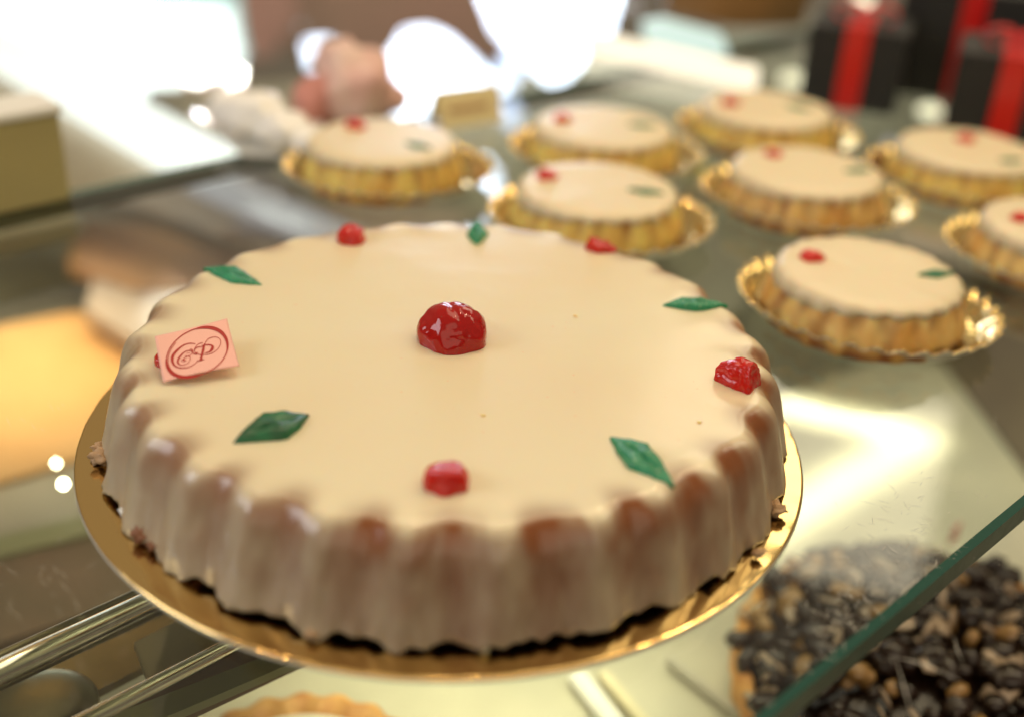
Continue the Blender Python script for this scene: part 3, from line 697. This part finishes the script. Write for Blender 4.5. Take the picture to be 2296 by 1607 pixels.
# bright shop window at the far left, with wall pieces beside it
def billboard(name, px, dist, th, m):
    pts = [far(x, y, dist) for x, y in px]; n = Vector((0, 1, 0))
    pts = [CP + ray(x, y) * (dist / ray(x, y).y) for x, y in px]
    return slab(name, pts, th, m, None, 0, Vector((0, -1, 0)))
win = empty('shop_window', CP + ray(250, 100) * 2.4); tag(win, 'large overexposed daylight window at the upper left', 'window')
def inwin(o): o.parent = win; o.location = Vector(o.location) - Vector(win.location); return o
inwin(billboard('pane', [(-300, -200), (535, -200), (545, 90), (525, 190), (400, 215), (-300, 215)], 2.3, .03, M['win']))
M['win2'] = emit('cyan_glass', (0.55, 0.86, 0.86), 1.05)
inwin(billboard('frame', [(330, -60), (530, -60), (550, 30), (556, 120), (538, 120), (520, 20), (420, 6), (330, 8)], 2.28, .012, M['win2']))
tag(billboard('rose_panel', [(525, -120), (660, -120), (650, 60), (600, 135), (560, 128), (545, 70)], 1.9, .06, M['rose']), 'rose pink panel right of the bright window', 'panel')
tag(billboard('brown_panel', [(600, -120), (1300, -120), (1200, 120), (1010, 150), (880, 190), (760, 175), (640, 110)], 2.0, .06, M['rosebrown']), 'reddish brown panel at the top centre, behind the bright spots', 'panel')
tag(billboard('taupe_panel', [(980, -60), (1500, -60), (1560, 200), (1300, 330), (1000, 330), (960, 120)], 2.15, .05, M['floor']), 'dark taupe panel behind the price card', 'panel')
# bright things reflected in the rear glass: sky seen through the shop front
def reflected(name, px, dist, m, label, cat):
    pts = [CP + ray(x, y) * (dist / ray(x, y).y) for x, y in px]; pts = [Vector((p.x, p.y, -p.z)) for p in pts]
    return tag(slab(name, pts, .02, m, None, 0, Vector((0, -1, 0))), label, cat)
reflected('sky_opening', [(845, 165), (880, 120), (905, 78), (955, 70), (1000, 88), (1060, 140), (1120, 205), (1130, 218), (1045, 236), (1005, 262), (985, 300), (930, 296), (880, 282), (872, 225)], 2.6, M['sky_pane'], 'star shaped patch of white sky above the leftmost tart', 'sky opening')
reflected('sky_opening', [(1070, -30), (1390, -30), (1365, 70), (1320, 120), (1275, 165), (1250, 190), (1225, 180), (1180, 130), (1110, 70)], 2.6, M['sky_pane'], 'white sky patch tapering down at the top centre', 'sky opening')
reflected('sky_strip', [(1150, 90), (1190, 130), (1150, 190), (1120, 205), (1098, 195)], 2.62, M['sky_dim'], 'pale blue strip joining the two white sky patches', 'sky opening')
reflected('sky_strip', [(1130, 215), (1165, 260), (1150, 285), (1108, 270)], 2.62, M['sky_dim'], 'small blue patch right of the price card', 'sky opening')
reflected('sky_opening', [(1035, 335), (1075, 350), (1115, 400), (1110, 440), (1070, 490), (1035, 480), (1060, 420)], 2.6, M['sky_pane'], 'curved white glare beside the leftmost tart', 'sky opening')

def glow_ball(px, py, dist, rpx, m, label, sc=(1, 1, 1), name='lamp_bulb', cat='lamp'):  # glowing ball built in place of a blurred bright highlight
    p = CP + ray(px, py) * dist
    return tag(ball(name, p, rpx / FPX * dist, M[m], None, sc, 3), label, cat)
glow_ball(675, 62, 1.7, 8, 'bulb_lilac', 'faint lilac round light at the top, left of the brown panel')
reflected('sky_glint', [(685, 100), (735, 95), (755, 130), (735, 155), (695, 150)], 2.6, M['sky_pane'], 'round bluish white glint left of the star shaped patch', 'sky opening')  # glowing pane added so the glass shows a round highlight
glow_ball(1775, 178, 1.4, 26, 'bulb', 'oval cream light at the end of the cream bar', (1, 1, .55))
glow_ball(2085, 250, 1.25, 26, 'bulb', 'oval cream light between the two front gift boxes', (1, 1, .55))
glow_ball(1935, 2, 1.2, 22, 'bulb', 'white glow on top of the left gift box', (1, 1, .5))
glow_ball(1995, 325, 1.05, 14, 'bulb_lilac', 'pale grey round light below the gift boxes')
glow_ball(1400, 10, 1.5, 24, 'bulb_lilac', 'small pale light at the top centre right', (1.6, 1, .6))
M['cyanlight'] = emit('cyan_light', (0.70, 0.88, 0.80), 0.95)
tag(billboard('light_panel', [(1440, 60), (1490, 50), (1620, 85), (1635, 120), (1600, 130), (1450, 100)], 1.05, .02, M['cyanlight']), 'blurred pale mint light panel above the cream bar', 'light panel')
tag(billboard('wooden_tray', [(1480, -60), (1830, -60), (1800, 60), (1650, 62), (1500, 30)], 1.12, .05, M['bronze']), 'amber brown wooden tray at the top, left of the gift boxes', 'tray')
glow_ball(628, 1594, .56, 10, 'bulb', 'round white reflection of a lamp at the bottom left of centre') if False else None
# small glowing balls in place of bright blurred highlights, below the glass
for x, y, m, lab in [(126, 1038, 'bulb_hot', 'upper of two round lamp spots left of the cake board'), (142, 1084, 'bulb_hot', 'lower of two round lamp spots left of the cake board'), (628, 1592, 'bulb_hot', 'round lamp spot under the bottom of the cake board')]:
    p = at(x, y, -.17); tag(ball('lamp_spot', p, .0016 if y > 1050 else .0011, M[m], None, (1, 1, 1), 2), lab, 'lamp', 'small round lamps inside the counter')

# meringues (white, rounded) and peach loaf on the rear glass
MER = [(455, 190, .020), (500, 205, .024), (525, 270, .022), (575, 292, .026), (640, 318, .022), (700, 335, .016), (600, 245, .014)]
for k, (x, y, r) in enumerate(MER):
    p = at(x, y + 28, .0); r *= .8
    o = ball('meringue', (p.x, p.y, r * .72 + .003), r, M['meringue'], None, (1, 1, .72), 4, .25, 2.2)
    tag(o, ['topmost bright white meringue at the far left of the heap', 'white meringue second from the top of the heap', 'white meringue in the middle left of the heap', 'largest white meringue in the middle of the heap', 'white meringue beside the reddish side of the peach loaf', 'smallest white meringue touching the leftmost tart', 'small white meringue behind the largest one'][k], 'meringue', 'white meringues heaped left of the leftmost tart')
area('counter_lamp', (-.200, .44, .42), (-.195, .425, 0), .05, .05, 0.35, (1, 1, .98), 13)  # unseen narrow light added to whiten the meringues
tag(slab('white_tray', [at(430, 250, .002), at(540, 345, .002), at(735, 360, .002), at(720, 250, .002)], .0015, M['white_trim'], None, .0005), 'thin white tray under the heap of meringues', 'tray')  # slab added to keep that beam from passing below the glass
pl_ = at(760, 292, 0); blob = empty('peach_loaf', (pl_.x, pl_.y + .035, 0)); tag(blob, 'peach brown domed loaf with a reddish side behind the leftmost tart', 'loaf')  # solid in place of a blurred reflection, probably of hands
ball('loaf_body', (0.006, 0, .020), .029, M['peach'], blob, (1.0, .9, 1.0), 4, .25, 1.5)
ball('red_side', (-.020, -.012, .012), .017, M['ruby'], blob, (1, .9, 1.1), 4, .2, 1.5)
ball('loaf_bump', (.022, .008, .012), .018, M['peach'], blob, (1.1, 1, .8), 4, .3, 1.5); ball('loaf_bump', (-.006, .012, .036), .016, M['peach'], blob, (1.1, 1, .9), 4, .3, 1.5)
bt = at(285, 215, 0); bo = empty('green_bottle', bt); tag(bo, 'small olive green bottle standing by the white light bar', 'bottle')
M['bottle'] = mat('olive_bottle', (0.35, 0.36, 0.12), 0.2, 0.0, Coat_Weight=.5)
bar('bottle_body', (0, 0, .0005), (0, 0, .040), .016, M['bottle'], bo); bar('bottle_neck', (0, 0, .040), (0, 0, .055), .007, M['bottle'], bo)

# ------------------------------------------------------------------ pastries inside the counter
def nut_cake():
    c = at(2120, 1480, -.145); root = empty('nut_cake', (c.x, c.y, -.1895)); tag(root, 'round chocolate cake heaped with almonds and nuts, below the glass edge at lower right', 'cake')
    N = 160; v = []; R0 = .101
    for r, z in [(.0001, 0), (R0 - .008, 0), (R0, .012), (R0 + .002, .034), (R0 - .003, .036), (R0 - .006, .026), (.0001, .026)]:
        for j in range(N):
            a = 2 * math.pi * j / N; rr = r + (.0014 * math.cos(30 * a) if .01 < r else 0); v.append((rr * math.cos(a), rr * math.sin(a), z))
    meshobj('pie_crust', v, grid(7, N), M['crust'], root)
    v = []
    for q in (1, .9, .75, .5, .25, .02):
        for j in range(N): a = 2 * math.pi * j / N; r = (R0 - .006) * q; v.append((r * math.cos(a), r * math.sin(a), .028 + .026 * (1 - q * q) + .003 * nz(r * math.cos(a) * 70, r * math.sin(a) * 70)))
    meshobj('chocolate_filling', v, grid(6, N), M['choc'], root)
    rr_ = random.Random(11); V_, F_, I_ = [], [], []
    for k in range(430):
        a = rr_.uniform(0, 2 * math.pi); r = (R0 + .001) * math.sqrt(rr_.random()); x, y = r * math.cos(a), r * math.sin(a); z = .033 + .024 * (1 - (r / R0) ** 2) + rr_.uniform(0, .007)
        kind = rr_.random() + .5 * nz(x * 45, y * 45, 3); mi = 0 if kind < .60 else 1 if kind < .86 else 2
        sz = rr_.uniform(.0044, .0108); ax = Vector((rr_.gauss(0, 1), rr_.gauss(0, 1), rr_.gauss(0, 1))).normalized(); m3 = Matrix.Rotation(rr_.uniform(0, 6.28), 3, ax)
        sc_ = (1, .6, .25) if mi == 1 else (1, .8, .7); n = len(V_)
        for i in range(3):
            for j in range(6):
                ph = (-.6, 0, .6)[i]; an = j * math.pi / 3; V_.append(Vector((x, y, z)) + m3 @ Vector((sz * sc_[0] * math.cos(an) * (.7 if i != 1 else 1), sz * sc_[1] * math.sin(an) * (.7 if i != 1 else 1), sz * sc_[2] * ph)))
        for q in grid(3, 6, True, n): F_.append(q); I_.append(mi)
        F_.append(tuple(n + 12 + j for j in range(6))); I_.append(mi); F_.append(tuple(n + 5 - j for j in range(6))); I_.append(mi)
    o = meshobj('nut_topping', V_, F_, [M['choc'], M['almond'], M['amber_nut']], root, True, I_); o['kind'] = 'stuff'
nut_cake()
pk = at(2128, 1222, -.15)
pc = box('pink_label', pk, U * .010, V * .001, Z * .012, mat('pink_card', (0.85, 0.42, 0.38), 0.5)); tag(pc, 'small pink card behind the nut cake under the glass', 'card')
def cream_tart():
    c = at(665, 1790, -.165); root = empty('cream_tart', (c.x, c.y, -.1895)); tag(root, 'cream filled tart with orange crust below the bottom of the cake board', 'tart')
    N = 160; R0 = .060; v = []
    for r, z in [(.0001, 0), (R0 - .006, 0), (R0, .010), (R0 + .003, .024), (R0 - .002, .027), (R0 - .007, .020), (.0001, .020)]:
        for j in range(N):
            a = 2 * math.pi * j / N; rr = r + (.0016 * math.cos(22 * a) if .01 < r else 0); v.append((rr * math.cos(a), rr * math.sin(a), z))
    meshobj('pie_crust', v, grid(7, N), M['crust'], root)
    v = []
    for q in (1, .85, .6, .3, .02):
        for j in range(N): a = 2 * math.pi * j / N; r = (R0 - .008) * q; v.append((r * math.cos(a), r * math.sin(a), .022 + .004 * (1 - q * q)))
    meshobj('cream_filling', v, grid(5, N), M['custard'], root)
cream_tart()
bars = [((1290, 1500), (1400, 1640), .010, 'white_trim'), ((1350, 1500), (1470, 1640), .006, 'cream'), ((1500, 1470), (1690, 1620), .004, 'greywhite')]
for (x0, y0), (x1, y1), wd, m in bars:
    long_box('divider_strip', at(x0, y0, -.182), at(x1, y1, -.182), wd, .006, M[m])
M['mauve'] = vary(mat('mauve_grey', (0.54, 0.46, 0.41), 0.6), (0.44, 0.40, 0.40), 15); M['tan'] = vary(mat('tan_orange', (0.60, 0.36, 0.19), 0.6), (0.46, 0.28, 0.18), 12); M['greengrey2'] = vary(mat('pale_grey_green', (0.40, 0.42, 0.36), 0.6), (0.32, 0.33, 0.27), 15)
# coloured pastry and parcel shapes deep in the counter behind the cake, at the left
def lump(px, py, z, r, m, label, cat, name, sc=(1, 1, .6)):
    p = at(px, py, z); return tag(ball(name, p, r, M[m], None, sc, 4, .3, 1.6), label, cat)
shelf('mauve_panel', [(165, 440), (560, 345), (760, 480), (600, 570), (330, 470)], M['mauve'], zs + .020)
shelf('brown_tray', [(180, 490), (330, 505), (560, 590), (470, 640), (300, 640), (150, 590)], M['tan'], zs + .030)
shelf('grey_tray', [(215, 610), (420, 640), (420, 740), (300, 760), (190, 690)], M['mauve'], zs + .024)
shelf('pale_sheet', [(1480, 560), (1700, 520), (1660, 700), (1560, 720)], M['greengrey2'], zs + .004)
shelf('pale_sheet', [(1040, 330), (1200, 300), (1180, 520), (1040, 520)], M['greengrey2'], zs + .004)
shelf('pale_sheet', [(620, 440), (1090, 470), (1050, 560), (640, 560)], M['mauve'], zs + .004)
shelf('pale_sheet', [(1900, 480), (2330, 560), (2330, 640), (1950, 540)], M['mauve'], zs + .004)
lump(590, 520, -.13, .022, 'mauve', 'pale greyish pastry under the glass behind the top left leaf', 'pastry', 'pastry', (1.4, .8, .5))
lump(1590, 430, -.06, .020, 'custard', 'creamy pastry under the glass between the middle tarts', 'pastry', 'pastry', (1.2, .9, .6))
M['redfruit'] = mat('red_fruit', (0.6, 0.05, 0.04), 0.3); M['greenfruit'] = mat('green_fruit', (0.42, 0.55, 0.15), 0.4)
lump(1600, 405, -.05, .007, 'redfruit', 'small red fruit under the glass between the middle tarts', 'fruit', 'red_fruit', (1, 1, 1))
lump(1560, 392, -.05, .010, 'greenfruit', 'light green fruit under the glass between the middle tarts', 'fruit', 'green_fruit', (1, 1, 1))
